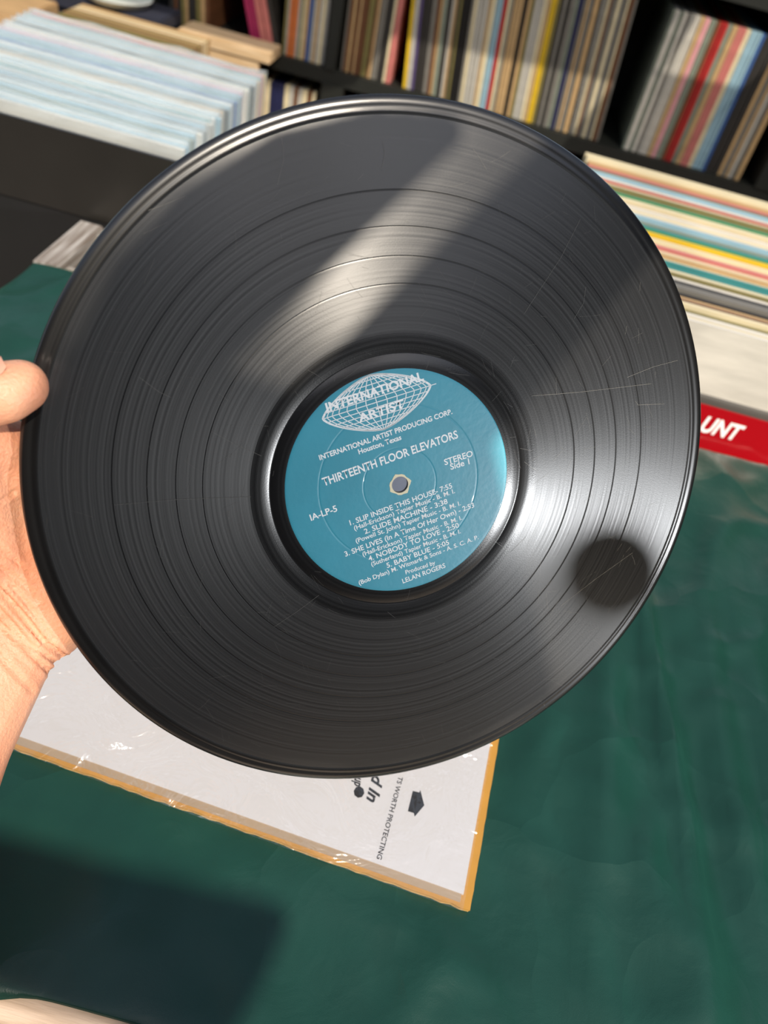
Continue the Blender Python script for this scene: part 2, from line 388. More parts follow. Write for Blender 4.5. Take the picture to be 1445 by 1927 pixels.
# ------------------------------------------------------------------ table, cloth
TX0, TX1, TY0, TY1 = -.400, .95, .0735, .640
tab = thing('display_table', 'wooden table under the dark green cloth', 'table', (0.2, .35, -.75))
def child_world(o, parent):
    o.parent = parent; o.matrix_parent_inverse = Matrix.Translation(-parent.location); return o
M_tw = wood('table_wood', (222, 200, 178), (190, 166, 142), .5, (6, 70, 60), .2)
child_world(box('tabletop', M_tw, None, TX0 + .012, TX1 - .012, -.06, TY1 - .004, -.034, -.004), tab)
for x in (TX0 + .03, TX1 - .09):
    for y in (-.03, TY1 - .08):
        child_world(box('leg', M_tw, None, x, x + .05, y, y + .05, -.75, -.034), tab)

# album jacket position on the table (needed to keep the cloth flat under it)
JA = onz(885, 1715, .004); JB = onz(40, 1440, .004); JC = onz(950, 1385, .004)
je1 = (JA - JB).normalized(); je1 = (je1 + Vector((-(0), 0, 0))).normalized()
jr = (JC - JA).normalized(); ja = math.atan2(je1.y, je1.x) * .5 + (math.atan2(jr.y, jr.x) - PI / 2) * .5
je1 = Vector((math.cos(ja), math.sin(ja), 0)); je2 = Vector((-math.sin(ja), math.cos(ja), 0))
JS = .314
jc = JA - je1 * JS / 2 + je2 * JS / 2; jc.z = 0
def cloth_z(x, y):
    k0 = min(1, max(0, (y - TY0) / .03))
    return cloth_h(x, y) * k0
def cloth_h(x, y):
    n1 = noise.noise(Vector((x * 5, y * 3.2, 1.7))); n2 = noise.noise(Vector((x * 13 + 3, y * 9, 4.1)))
    n3 = 1 - abs(noise.noise(Vector((x * 7.5 + y * 3.0, y * 4.5 - x * 2, 9.3)))) * 2
    n4 = 1 - abs(noise.noise(Vector((x * 16 - y * 7, y * 10 + x * 6, 2.2)))) * 2
    z = .0075 * n1 + .0022 * n2 + .011 * max(0, n3 - .5) + .006 * max(0, n4 - .5)
    for (cx, wdt, amp) in ((.215, .007, .011), (.235, .012, -.003), (.36, .009, .009), (.30, .005, .005), (.165, .012, .006), (.27, .010, .006)):   # folds running away from the viewer
        cx2 = cx + .012 * math.sin(y * 9 + cx * 30); z += amp * math.exp(-((x - cx2) / wdt) ** 2) * max(0, math.sin(min(1, max(0, (y - .12) / .42)) * PI))
    v = Vector((x, y, 0)) - jc; m = max(abs(v.dot(je1)), abs(v.dot(je2)))
    k = min(1, max(0, (m - JS / 2 + .002) / .03))
    return max(-.002, z + .0008) * k - .0004 * (1 - k)
def make_cloth():
    xs = []; ys = []
    dz_near = [(.004, -.0028), (.001, -.0030), (-.0005, -.0026), (-.001, -.0018), (.0, -.0010), (.002, -.0005), (.004, -.0002), (.008, 0)]
    NX, NY = 190, 90
    # grid rows: drop at near edge, top, drop at far edge; columns: drop left, top
    rows = [(TY0 + a, d) for a, d in dz_near] + [(TY0 + .010 + (TY1 - .016 - TY0) * i / NY, 0) for i in range(NY + 1)] + \
           [(TY1 - .004, -.0006), (TY1 + .000, -.004), (TY1 + .003, -.012), (TY1 + .005, -.03), (TY1 + .006, -.06)]
    cols = [(TX0 - .018, -.5), (TX0 - .022, -.35), (TX0 - .022, -.2), (TX0 - .018, -.1), (TX0 - .013, -.04), (TX0 - .006, -.015), (TX0, -.005), (TX0 + .006, -.0008)] + \
           [(TX0 + .012 + (TX1 - .012 - TX0) * i / NX, 0) for i in range(NX + 1)]
    vs = []; fs = []
    for (y, dy) in rows:
        for (x, dx) in cols:
            d = min(dx, dy)
            z = cloth_z(x, y) * (1 if d > -.001 else .3) + d
            xx, yy = x, y
            if dy < -.0015 and y < .2: yy -= .007 * math.exp(-((x + .118) / .016) ** 2)
            if dx < -.03: xx += .012 * math.sin(y * 24) * min(1, -dx * 3)
            vs.append((xx, yy, z))
    k = len(cols)
    for j in range(len(rows) - 1):
        for i in range(k - 1): fs.append((j * k + i, j * k + i + 1, (j + 1) * k + i + 1, (j + 1) * k + i))
    me = bpy.data.meshes.new('tablecloth'); me.from_pydata(vs, [], fs); me.update()
    return me
def satin():
    m = mat('green_satin', (22, 61, 53), .34, .12, 30, 0, sheen=.18, sheen_tint=(100, 170, 145), spec=.4)
    n = m.node_tree.nodes; l = m.node_tree.links; b = n['Principled BSDF']
    b.inputs['Sheen Roughness'].default_value = .4
    tc = n.new('ShaderNodeTexCoord'); mp = n.new('ShaderNodeMapping'); mp.inputs['Scale'].default_value = (2600, 1400, 10)
    t = n.new('ShaderNodeTexNoise'); t.inputs['Scale'].default_value = 1
    t2 = n.new('ShaderNodeTexNoise'); t2.inputs['Scale'].default_value = 38; t2.inputs['Detail'].default_value = 5; t2.inputs['Distortion'].default_value = 1.2
    l.new(tc.outputs['Object'], mp.inputs[0]); l.new(mp.outputs[0], t.inputs[0]); l.new(tc.outputs['Object'], t2.inputs[0])
    b1 = n.new('ShaderNodeBump'); b1.inputs['Strength'].default_value = .25; b1.inputs['Distance'].default_value = .0003
    b2 = n.new('ShaderNodeBump'); b2.inputs['Strength'].default_value = .2; b2.inputs['Distance'].default_value = .003
    l.new(t.outputs[0], b1.inputs['Height']); l.new(t2.outputs[0], b2.inputs['Height'])
    # sharp crumple creases
    dn = n.new('ShaderNodeTexNoise'); dn.inputs['Scale'].default_value = 6; dn.inputs['Detail'].default_value = 3
    l.new(tc.outputs['Object'], dn.inputs[0])
    va = n.new('ShaderNodeVectorMath'); va.operation = 'MULTIPLY_ADD'; va.inputs[1].default_value = (.16, .16, .0)
    l.new(dn.outputs['Color'], va.inputs[0]); l.new(tc.outputs['Object'], va.inputs[2])
    vo = n.new('ShaderNodeTexVoronoi'); vo.feature = 'F1'; vo.inputs['Scale'].default_value = 11; l.new(va.outputs[0], vo.inputs[0])
    b3 = n.new('ShaderNodeBump'); b3.inputs['Strength'].default_value = .6; b3.inputs['Distance'].default_value = .012
    l.new(vo.outputs['Distance'], b3.inputs['Height']); l.new(b3.outputs[0], b2.inputs['Normal'])
    l.new(b2.outputs[0], b1.inputs['Normal']); l.new(b1.outputs[0], b.inputs['Normal'])
    return m
cl = link('tablecloth', make_cloth(), satin(), None, True)
sm = cl.modifiers.new('thickness', 'SOLIDIFY'); sm.thickness = .0012; sm.offset = -1
tag(cl, 'creased dark green satin cloth spread over the table', 'tablecloth')

# ------------------------------------------------------------------ album jacket, paper sleeve, plastic
J_M = Matrix(((je1.x, je2.x, 0, jc.x), (je1.y, je2.y, 0, jc.y), (0, 0, 1, 0.0003), (0, 0, 0, 1)))
jk = thing('album_jacket', 'yellow cardboard album jacket lying flat on the green cloth', 'album jacket', mw=J_M)
M_yel = mat('yellow_card', (186, 136, 56), .6, .18, 35, .15, 60)
h = JS / 2
jb = bmesh.new()
NE = 60
def edge_pts():
    pts = []
    rr = random.Random(5)
    for i in range(NE): pts.append((-h + JS * i / NE, -h + rr.uniform(0, .0009)))
    for i in range(NE): pts.append((h - rr.uniform(0, .0003), -h + .0005 + JS * i / NE))
    for i in range(NE): pts.append((h - JS * i / NE, h))
    for i in range(NE): pts.append((-h, h - JS * i / NE))
    return pts
prism('front_cover', edge_pts(), .0022, .0036, M_yel, jk)
M_card = mat('worn_card_edge', (200, 160, 92), .8, .3, 120, .3, 200)
prism('back_cover', [(x * .9985, y * .9985) for x, y in edge_pts()], .0002, .0018, M_card, jk)
box('spine', M_yel, jk, -h, -h + .001, -h + .001, h - .001, .0003, .0034)
ps = thing('paper_sleeve', 'white printed paper inner sleeve in clear plastic on the yellow jacket', 'paper sleeve', mw=Matrix.Translation((0, 0, .0037)) @ J_M)
M_pap = mat('white_paper', (194, 193, 196), .7, .04, 10, .05, 40)
def jloc(x, y):
    P = onz(x, y, .007) - jc; return P.dot(je1), P.dot(je2)
wx1 = (jloc(927, 1401)[0] + jloc(871, 1675)[0]) / 2; wy0 = (jloc(640, 1602)[1] + jloc(871, 1675)[1]) / 2
box('paper', M_pap, ps, -h + .004, wx1, wy0, h + .016, 0, .0012)
M_pinkpaper = mat('folded_paper_strip', (160, 140, 116), .6, .1, 20)
box('paper_flap', M_pinkpaper, ps, -h + .004, wx1 - .001, wy0 - .0042, wy0 + .02, -.0001, .0006)
M_film = plastic_film('clear_film', (.95, .97, 1), .02, .14, .9, 22, .10)
# wrinkled clear film on top
def film(name, x0, x1, y0, y1, z, nx, ny, amp, m, parent):
    vs = []; fs = []
    for j in range(ny + 1):
        for i in range(nx + 1):
            x = x0 + (x1 - x0) * i / nx; y = y0 + (y1 - y0) * j / ny
            e = min(i, nx - i, j, ny - j) / 4
            q = 1 - abs(noise.noise(Vector((x * 22 + y * 9, y * 16 - x * 8, 3.3)))) * 2
            q2 = 1 - abs(noise.noise(Vector((x * 9 + y * 24, y * 10 + x * 6, 8.3)))) * 2
            vs.append((x, y, z + amp * min(1, e) * (max(0, q - .3) + .8 * max(0, q2 - .4)) * (2.1 if x < .0 else .7)))
    for j in range(ny):
        for i in range(nx): fs.append((j * (nx + 1) + i, j * (nx + 1) + i + 1, (j + 1) * (nx + 1) + i + 1, (j + 1) * (nx + 1) + i))
    me = bpy.data.meshes.new(name); me.from_pydata(vs, [], fs); me.update(); return link(name, me, m, parent, True)
film('plastic_cover', -h + .002, wx1 + .0012, wy0 - .0085, h + .017, .0014, 120, 120, .0022, M_film, ps)
M_black = mat('black_print', (14, 14, 16), .4)
def slp(x, y, s=4.25): return onz(640 + x / s, 1380 + y / s, .0049)
# print on the paper sleeve, reading towards the near edge
def sleeve_text(body, A, B, cap, shear=0, off=0, z=.00125):
    org = jc.copy(); org.z = 0
    A.z = 0; B.z = 0
    return lay_text('sleeve_lettering', body, M_black, ps.children[0], A, B, je1, je2, org, z, cap, shear, off)
sleeve_text('TS WORTH PROTECTING', slp(466, 345), slp(290, 1003), .0027, 0, .016)
sleeve_text('d In', slp(262, 330), slp(208, 540), .0066, .3, .03)
sleeve_text('up', slp(118, 350), slp(112, 425), .0050, .3, .03)
def flat_poly(name, pts, z, m, parent):
    bm = bmesh.new(); vs = []
    for x, y in pts:
        P = slp(x, y) - jc; vs.append(bm.verts.new((P.dot(je1), P.dot(je2), z)))
    bm.faces.new(vs); return bm_obj(name, bm, m, parent)
flat_poly('printed_arrow', [(580, 462), (632, 475), (640, 455), (672, 578), (595, 668), (588, 640), (540, 625)], .00125, M_black, ps.children[0])
flat_poly('printed_dot', [(150 + 43 * math.cos(a * PI / 4 + .2), 472 + 47 * math.sin(a * PI / 4 + .2)) for a in range(8)], .00125, M_black, ps.children[0])

# ------------------------------------------------------------------ hand
def capsule(bm, a, b, ra, rb, seg=14):
    d = (b - a); L = d.length
    q = d.to_track_quat('Z', 'Y') if L > 1e-6 else Vector((0, 0, 1)).to_track_quat('Z', 'Y')
    prof = [(ra * math.sin(t), -ra * math.cos(t)) for t in [PI / 2 * k / 5 for k in range(6)]] + \
           [(rb * math.cos(t), L + rb * math.sin(t)) for t in [PI / 2 * k / 5 for k in range(6)]]
    rings = []
    for r, z in prof:
        if r < 1e-6: rings.append([bm.verts.new(a + q @ Vector((0, 0, z)))])
        else: rings.append([bm.verts.new(a + q @ Vector((r * math.cos(2 * PI * i / seg), r * math.sin(2 * PI * i / seg), z))) for i in range(seg)])
    for r0, r1 in zip(rings, rings[1:]):
        for i in range(seg):
            j = (i + 1) % seg
            if len(r0) == 1 and len(r1) == 1: continue
            if len(r0) == 1: bm.faces.new((r0[0], r1[j], r1[i]))
            elif len(r1) == 1: bm.faces.new((r0[i], r0[j], r1[0]))
            else: bm.faces.new((r0[i], r0[j], r1[j], r1[i]))
def chain(bm, pts):
    for (a, ra), (b, rb) in zip(pts, pts[1:]): capsule(bm, a, b, ra, rb)
hb = bmesh.new()
O = onrec
wrist = O(-22, 1175, -.034); elbow = wrist + (-.26 * RGT - .82 * UPV - .34 * FWD).normalized() * .21
# thumb: base of palm, web, joint, tip lying over the rim
th = [(O(-60, 1010, -.020), .024), (O(-95, 880, -.006), .0175), (O(-90, 780, .006), .0125), (O(-48, 746, .0115), .0118), (O(6, 739, .0122), .0112), (O(38, 727, .011), .0098)]
chain(hb, th)
# thenar mound and palm behind the rim
chain(hb, [(O(-40, 900, -.022), .020), (O(-35, 1010, -.026), .023), (O(10, 1110, -.029), .021)])
chain(hb, [(O(-10, 960, -.030), .018), (O(45, 1060, -.031), .019), (O(92, 1165, -.030), .0165)])
chain(hb, [(O(-60, 860, -.022), .016), (O(10, 860, -.026), .014), (O(90, 880, -.027), .013)])
chain(hb, [(O(60, 960, -.030), .016), (O(110, 1090, -.031), .016), (O(100, 1180, -.032), .0145)])
chain(hb, [(O(-5, 870, -.027), .015), (O(60, 1000, -.030), .018)])
chain(hb, [(O(-45, 828, -.010), .0145), (O(8, 842, -.017), .0125), (O(30, 880, -.022), .014)])
# wrist and forearm
def arm(t, r, sd=0.0):
    return (wrist.lerp(elbow, t) + RGT * sd, r)
chain(hb, [(O(45, 1140, -.031), .0205), (wrist + RGT * .012, .0215), arm(.25, .0225, .011), arm(.5, .027, .012), arm(.8, .034, .008), arm(1, .036)])
chain(hb, [(O(-40, 1100, -.031), .022), (wrist - RGT * .010, .021), arm(.25, .0225, -.011), arm(.5, .027, -.012), arm(.8, .034, -.008), arm(1, .036)])
# four fingers lying behind the record
RB = -.0019
for k, (x0, y0, dx, dy, L) in enumerate(((70, 850, .80, -.60, .078), (100, 915, .93, -.36, .086), (118, 985, .98, -.15, .080), (128, 1060, .99, .06, .062))):
    base = O(x0, y0, -.026); d = (O(x0 + 100 * dx, y0 + 100 * dy, -.026) - base).normalized()
    r = (.0095, .0098, .0092, .0082)[k]
    p1 = base + d * .022; p2 = p1 + d * L * .44 + REC_N * .008; p3 = p2 + d * L * .30 + REC_N * .005; p4 = p3 + d * L * .24
    def setoff(P, rad, gap=.0): 
        off = (P - REC_C).dot(REC_N); return P + REC_N * (RB - rad - gap - off)
    chain(hb, [(base, .0125), (p1, r + .0012), (setoff(p2, r, .004), r), (setoff(p3, r - .0008, .001), r - .0008), (setoff(p4, r - .0016, .0002), r - .0016)])
hm = bpy.data.meshes.new('hand_raw'); bmesh.ops.recalc_face_normals(hb, faces=hb.faces); hb.to_mesh(hm); hb.free()
ho = bpy.data.objects.new('hand_raw', hm); COL.objects.link(ho)
md = ho.modifiers.new('r', 'REMESH'); md.mode = 'VOXEL'; md.voxel_size = .0015
md = ho.modifiers.new('s', 'SMOOTH'); md.factor = .5; md.iterations = 14
bpy.context.view_layer.update()
hme = bpy.data.meshes.new_from_object(ho.evaluated_get(bpy.context.evaluated_depsgraph_get()))
bpy.data.objects.remove(ho); bpy.data.meshes.remove(hm)
# creases of palm and wrist, pressed into the surface
CRE = [([(-40, 1075), (0, 1113), (45, 1162), (89, 1216), (132, 1244)], 5.5, .0028), ([(-40, 1110), (0, 1149), (54, 1211), (122, 1257)], 4.5, .0022),
       ([(-40, 1140), (0, 1172), (58, 1230), (105, 1276)], 4.5, .0018), ([(0, 1069), (49, 1104), (70, 1130)], 3.5, .0014),
       ([(-20, 1010), (25, 1050), (60, 1085)], 3.0, .0010), ([(0, 945), (30, 925)], 3, .0012), ([(5, 855), (38, 870)], 3, .0009),
       ([(20, 1100), (60, 1150), (100, 1205)], 3.0, .0012), ([(0, 1042), (40, 1062)], 3, .0009), ([(0, 985), (45, 1010)], 2.5, .0006),
       ([(-20, 1215), (60, 1300)], 5, .0010), ([(-20, 1090), (20, 1130)], 3, .0010), ([(0, 905), (35, 895)], 2.5, .0006)]
def seg_d(px, py, a, b):
    dx, dy = b[0] - a[0], b[1] - a[1]; t = max(0, min(1, ((px - a[0]) * dx + (py - a[1]) * dy) / (dx * dx + dy * dy)))
    return math.hypot(px - a[0] - t * dx, py - a[1] - t * dy)
for v in hme.vertices:
    x, y, z = proj(v.co)
    if -60 < x < 170 and 660 < y < 1330 and v.normal.dot((CAM_O - v.co).normalized()) > .05:
        d = 0
        for pl, wd, dp in CRE:
            q = min(seg_d(x, y, a, b) for a, b in zip(pl, pl[1:]))
            if q < wd * 4: d += dp * (math.exp(-(q / wd) ** 2) - .35 * math.exp(-((q - 2.2 * wd) / wd) ** 2))
        if d: v.co -= v.normal * d
hme.update()
def skin():
    m = mat('skin', (212, 156, 126), .48, 0, 30, .3, 700, rgb2=(208, 138, 106))
    b = m.node_tree.nodes['Principled BSDF']
    b.inputs['Subsurface Weight'].default_value = .25; b.inputs['Subsurface Radius'].default_value = (.006, .0025, .0012)
    b.inputs['Subsurface Scale'].default_value = 1.0
    return m
hand = link('person', hme, skin(), None, True)
tag(hand, "person's bare left hand and forearm gripping the black record by its edge", 'person')
M_nail = mat('nail', (212, 158, 134), .3, 0)
nb = bmesh.new()
tp = O(14, 716, .0215); nx_ = (O(38, 727, .011) - O(6, 739, .0122)).normalized()
nu = (UPV * .75 - FWD * .6 - RGT * .2); nu = (nu - nx_ * nu.dot(nx_)).normalized(); ns = nx_.cross(nu)
ctr = O(-10, 742, .0122)
for i in range(9):
    for j in range(9):
        u, t = -1 + i / 4, -1 + j / 4
        k = (1 - .25 * max(0, abs(u)) ** 4)
        ang = t * .75 * k
        P = ctr + nx_ * (u * .0065 + .001) + (nu * math.cos(ang) + ns * math.sin(ang)) * .0112
        nb.verts.new(P)
nb.verts.ensure_lookup_table()
for i in range(8):
    for j in range(8): nb.faces.new([nb.verts[q] for q in (i * 9 + j, i * 9 + j + 1, (i + 1) * 9 + j + 1, (i + 1) * 9 + j)])
bm_obj('thumbnail', nb, M_nail, hand, True)

# ------------------------------------------------------------------ records: palette, covers
PAL = {'cream': (226, 214, 178), 'white': (222, 218, 208), 'pale grey': (188, 186, 178), 'tan': (196, 164, 118), 'brown': (112, 74, 48),
       'red': (178, 44, 42), 'rose': (206, 124, 118), 'pink': (222, 160, 166), 'magenta': (170, 40, 92), 'orange': (212, 122, 66), 'yellow': (226, 190, 44),
       'olive': (128, 120, 72), 'green': (58, 142, 92), 'teal': (64, 140, 140), 'light blue': (150, 186, 204), 'blue': (52, 92, 156),
       'navy': (36, 40, 78), 'purple': (92, 78, 128), 'charcoal': (52, 50, 48), 'black': (22, 21, 21), 'mid grey': (124, 122, 116), 'grey green': (136, 146, 132)}
def pmat(c): return mat('cover_' + c.replace(' ', '_'), PAL[c], .5, .28, 9, .1, 60, (1, 1, 6))
UNIT = {}
def unit_box(c, S_=.314):
    if c not in UNIT:
        bm = bmesh.new(); add_box(bm, -.5, .5, -S_ / 2, S_ / 2, 0, S_)
        me = bpy.data.meshes.new('record_cover'); bmesh.ops.recalc_face_normals(bm, faces=bm.faces); bm.to_mesh(me); bm.free()
        me.materials.append(pmat(c)); UNIT[c] = me
    return UNIT[c]
ROWS = {}
def cover(c, M, th, label, group, cat='record'):
    """a record cover: thickness along local x, spine facing local -y, standing on local z=0"""
    o = bpy.data.objects.new('record_cover', unit_box(c)); COL.objects.link(o)
    o.matrix_world = M @ Matrix.Diagonal((th, 1, 1, 1))
    ROWS.setdefault(label.split('|')[-1], []).append((o, c, th, label))
    return tag(o, label, cat, group)
def frame(ex, ey, ez, o):
    return Matrix(((ex.x, ey.x, ez.x, o.x), (ex.y, ey.y, ez.y, o.y), (ex.z, ey.z, ez.z, o.z), (0, 0, 0, 1)))

# low black bench that carries both crates
M_blackcloth = mat('black_bench', (12, 12, 13), .8, .3, 20)
bench = thing('low_bench', 'low black bench carrying the record crates behind the table', 'bench', (0, .98, -.75))
child_world(box('bench_top', M_blackcloth, None, -1.1, 1.1, .770, 1.42, -.262, -.236, .004), bench)
for x in (-1.05, 1.0):
    for y in (.79, 1.35): child_world(box('leg', M_blackcloth, None, x, x + .05, y, y + .05, -.75, -.262), bench)

# --- left crate: records in clear outer sleeves
LX0, LX1, LY0, LY1, LZ = -.628, -.294, .775, 1.085, -.225
M_crate = mat('dark_plastic', (40, 38, 35), .3, .2, 8)
lc = thing('record_crate', 'dark plastic crate full of records in clear sleeves', 'crate', ((LX0 + LX1) / 2, (LY0 + LY1) / 2, -.236))
for nm, a in (('base', (LX0 - .012, LX1 + .012, LY0 - .008, LY1 + .012, -.2358, -.228)),
              ('front_panel', (LX0 - .012, LX1 + .012, LY0 - .014, LY0 - .008, -.004, .084)),
              ('back_panel', (LX0 - .012, LX1 + .012, LY1 + .012, LY1 + .018, -.2358, -.02)),
              ('side_panel', (LX0 - .018, LX0 - .012, LY0 - .014, LY1 + .018, -.2358, -.02)),
              ('side_panel', (LX1 + .012, LX1 + .018, LY0 - .014, LY1 + .018, -.2358, -.02))):
    child_world(box(nm, M_crate, None, *a, .0012), lc)
child_world(box('lower_front_panel', M_blackcloth, None, LX0 - .012, LX1 + .012, LY0 - .012, LY0 - .008, -.2358, -.0045), lc)
M_os = plastic_film('outer_sleeve', (.74, .90, 1.0), .20, .15, .3, 60, .14)
osm = None
def outer_sleeve_mesh():
    """clear pocket round a cover: two leaves and side folds, open at the top, standing proud of the cover"""
    S2 = .3175 / 2; zt = .3185
    vs = []; fs = []
    for sx in (-.62, .62):
        b = len(vs)
        for j in range(3):
            for i in range(9):
                y = -S2 + 2 * S2 * i / 8
                z = (-.0005, .305, zt + .0022 * math.sin(i * 2.1 + sx * 3))[j]
                vs.append((sx * (1.0 if j < 2 else .75 + .5 * math.sin(i * 1.7 + sx * 5) ** 2), y, z))
        for j in range(2):
            for i in range(8): fs.append((b + j * 9 + i, b + j * 9 + i + 1, b + (j + 1) * 9 + i + 1, b + (j + 1) * 9 + i))
    fs.append((0, 18, 27 + 18, 27)); fs.append((8, 26, 27 + 26, 27 + 8))
    me = bpy.data.meshes.new('outer_sleeve'); me.from_pydata(vs, [], fs); me.update(); me.materials.append(M_os); return me
osm = outer_sleeve_mesh()
lcol = ['white', 'light blue', 'white', 'grey green', 'light blue', 'white', 'mid grey', 'light blue', 'pale grey', 'teal', 'white', 'light blue', 'white', 'tan', 'charcoal', 'light blue', 'white',
        'blue', 'teal', 'charcoal', 'light blue', 'pink', 'white', 'cream', 'charcoal', 'pale grey', 'light blue', 'tan', 'teal', 'rose', 'yellow', 'cream', 'pale grey', 'light blue', 'white']
y = LY0 + .006; rl = random.Random(11); i = 0
while y < LY1 - .004:
    c = lcol[i % len(lcol)]; i += 1; th = rl.choice((.0042, .0052, .0066)); ln = math.radians(.4 + rl.uniform(-.18, .18))
    ex = Vector((0, math.cos(ln), -math.sin(ln))); ez = Vector((0, math.sin(ln), math.cos(ln))); ey = ez.cross(ex)
    base = Vector(((LX0 + LX1) / 2 + rl.uniform(-.004, .004), y + th / 2, -.2272))
    zt = rl.uniform(-.004, .006)
    o = cover(c, frame(ex, ey, ez, base + ez * max(0, zt) * .3), th, c + ' record cover|in the clear-sleeved crate', 'sleeved records in the dark crate')
    s_ = bpy.data.objects.new('clear_sleeve', osm); COL.objects.link(s_); s_.parent = o
    y += th * 1.24 + rl.uniform(.0020, .0050)

# --- right crate: records behind a white cover
RX0, RX1, RY0, RY1 = .135, .449, .690, 1.105
rc = thing('record_crate', 'grey crate of records with a white cover at its front', 'crate', ((RX0 + RX1) / 2, .9, -.236))
M_gcr = mat('grey_crate', (96, 94, 90), .55, .2, 8)
for nm, a in (('base', (RX0 - .02, RX1 + .02, RY0 - .004, RY1 + .012, -.2358, -.226)),
              ('front_panel', (RX0 - .02, RX1 + .02, RY0 - .012, RY0 - .004, -.2358, .034)),
              ('back_panel', (RX0 - .02, RX1 + .02, RY1 + .012, RY1 + .020, -.2358, .02)),
              ('side_panel', (RX0 - .028, RX0 - .02, RY0 - .012, RY1 + .02, -.2358, .02)),
              ('side_panel', (RX1 + .02, RX1 + .028, RY0 - .012, RY1 + .02, -.2358, .02))):
    child_world(box(nm, M_gcr, None, *a, .0012), rc)
rcol = ['white', 'cream', 'white', 'olive', 'cream', 'brown', 'tan', 'charcoal', 'mid grey', 'mid grey', 'charcoal', 'white', 'olive', 'cream', 'teal', 'teal', 'cream', 'tan', 'cream', 'rose', 'cream', 'cream', 'yellow', 'yellow',
        'green', 'green', 'teal', 'grey green', 'light blue', 'white', 'cream', 'white', 'tan', 'cream', 'cream', 'green', 'teal', 'olive', 'cream', 'red', 'tan', 'white', 'light blue', 'olive', 'purple', 'rose', 'tan', 'cream', 'cream', 'cream']
y = RY0 + .002; i = 0; rl = random.Random(4)
n_r = len(rcol); step = (RY1 - RY0 - .004) / n_r
for i, c in enumerate(rcol):
    th = step * rl.uniform(.55, .88); ln = math.radians(3.0 + rl.uniform(-.1, .1))
    ex = Vector((0, math.cos(ln), -math.sin(ln))); ez = Vector((0, math.sin(ln), math.cos(ln))); ey = ez.cross(ex)
    zl = rl.uniform(0, .004) if 0 < i < n_r - 3 else .004
    lb = c + ' record cover|in the white-fronted grey crate'
    if i == 0: lb = 'plain white record cover at the very front of the grey crate'
    cover(c, frame(ex, ey, ez, Vector(((RX0 + RX1) / 2 + rl.uniform(-.003, .003), RY0 + step * (i + .5) + .002, -.2255 + zl))), th, lb, 'records in the grey crate')

# --- red sign between cloth and crate
sg = thing('red_sign', 'glossy red sign board with white slanted letters in front of the grey crate', 'sign', (.35, .66, 0))
M_red = mat('red_gloss', (160, 8, 20), .22, .08, 10, coat=.4)
a0 = onz(1315, 835, 0.0)
sy = a0.y + .006
tilt = math.radians(20)
sx0, sx1 = .12, .52
sgm = Matrix.Translation((sx0, sy, -.012)) @ Matrix.Rotation(-tilt, 4, 'X')
bd = box('board', M_red, None, 0, sx1 - sx0, 0, .004, 0, .046, .0008); bd.parent = sg; bd.matrix_parent_inverse = Matrix.Translation(-sg.location); bd.matrix_basis = sgm
M_wht = mat('white_letter', (240, 238, 236), .4)
iv = sgm.inverted()
def onsign(x, y):
    n = sgm.to_3x3() @ Vector((0, -1, 0)); q = sgm @ Vector((0, 0, 0)); d = ray(x, y)
    return iv @ (CAM_O + d * ((q - CAM_O).dot(n) / d.dot(n)))
A, B = onsign(1316, 810), onsign(1393, 826)
me = text_mesh('UNT', .3, .03, .02)
xs = [v.co.x for v in me.vertices]; sx_ = (B.x - A.x) / (max(xs) - min(xs)); capz = .0155
for v in me.vertices: v.co = (A.x + (v.co.x - min(xs)) * sx_, -.0003 - v.co.z * .01, A.z + v.co.y / .69 * capz)
tx = link('sign_lettering', me, M_wht, bd)

# --- wooden trough at the far edge of the table
tr = thing('wooden_trough', 'open weathered wooden box at the far corner of the cloth', 'wooden box', (-.3, .70, -.2))
M_ww = wood('weathered_wood', (168, 164, 160), (116, 106, 98), .65, (60, 5, 60), .3)
M_ww2 = wood('weathered_wood_cross', (172, 168, 162), (120, 110, 100), .65, (5, 60, 60), .3)
bx0, bx1, by0, by1 = -.404, -.06, .650, .752
for nm, m, a in (('side_board', M_ww, (bx0, bx0 + .026, by0, by1, -.16, -.002)), ('end_board', M_ww2, (bx0 + .0265, bx1 - .0265, by1 - .026, by1, -.16, -.004)),
                 ('end_board', M_ww2, (bx0 + .0265, bx1 - .0265, by0, by0 + .02, -.16, -.010)), ('side_board', M_ww, (bx1 - .026, bx1, by0, by1, -.16, -.002)),
                 ('bottom_board', M_ww2, (bx0 + .026, bx1 - .026, by0 + .02, by1 - .026, -.16, -.15))):
    child_world(box(nm, m, None, *a, .0015), tr)

# ------------------------------------------------------------------ shelving with record spines
SY = 2.19   # front plane of the spines
M_sh = mat('black_shelf', (30, 33, 30), .55, .2, 6)
sh = thing('record_shelf', 'black shelving unit packed with records behind the crates', 'shelf', (0, 2.35, -.75))
SZ = -.192  # top of the middle shelf board
for nm, a in (('shelf_board', (-1.6, 1.5, SY - .015, SY + .36, SZ - .034, SZ)), ('shelf_board', (-1.6, 1.5, SY - .015, SY + .36, SZ - .42, SZ - .386)),
              ('shelf_board', (-1.6, 1.5, SY - .015, SY + .36, SZ + .36, SZ + .39)),
              ('upright', (-.458, -.430, SY - .02, SY + .36, SZ, SZ + .36)), ('upright', (-.458, -.40, SY - .02, SY + .36, SZ - .386, SZ - .034)),
              ('upright', (.70, .76, SY - .02, SY + .36, SZ, SZ + .36)), ('upright', (-1.6, -1.57, SY - .02, SY + .36, -.75, SZ + .36)), ('upright', (1.47, 1.5, SY - .02, SY + .36, -.75, SZ + .36)),
              ('back_panel', (-1.57, 1.47, SY + .36, SY + .37, -.7, SZ + .39))):
    child_world(box(nm, M_sh, None, *a), sh)
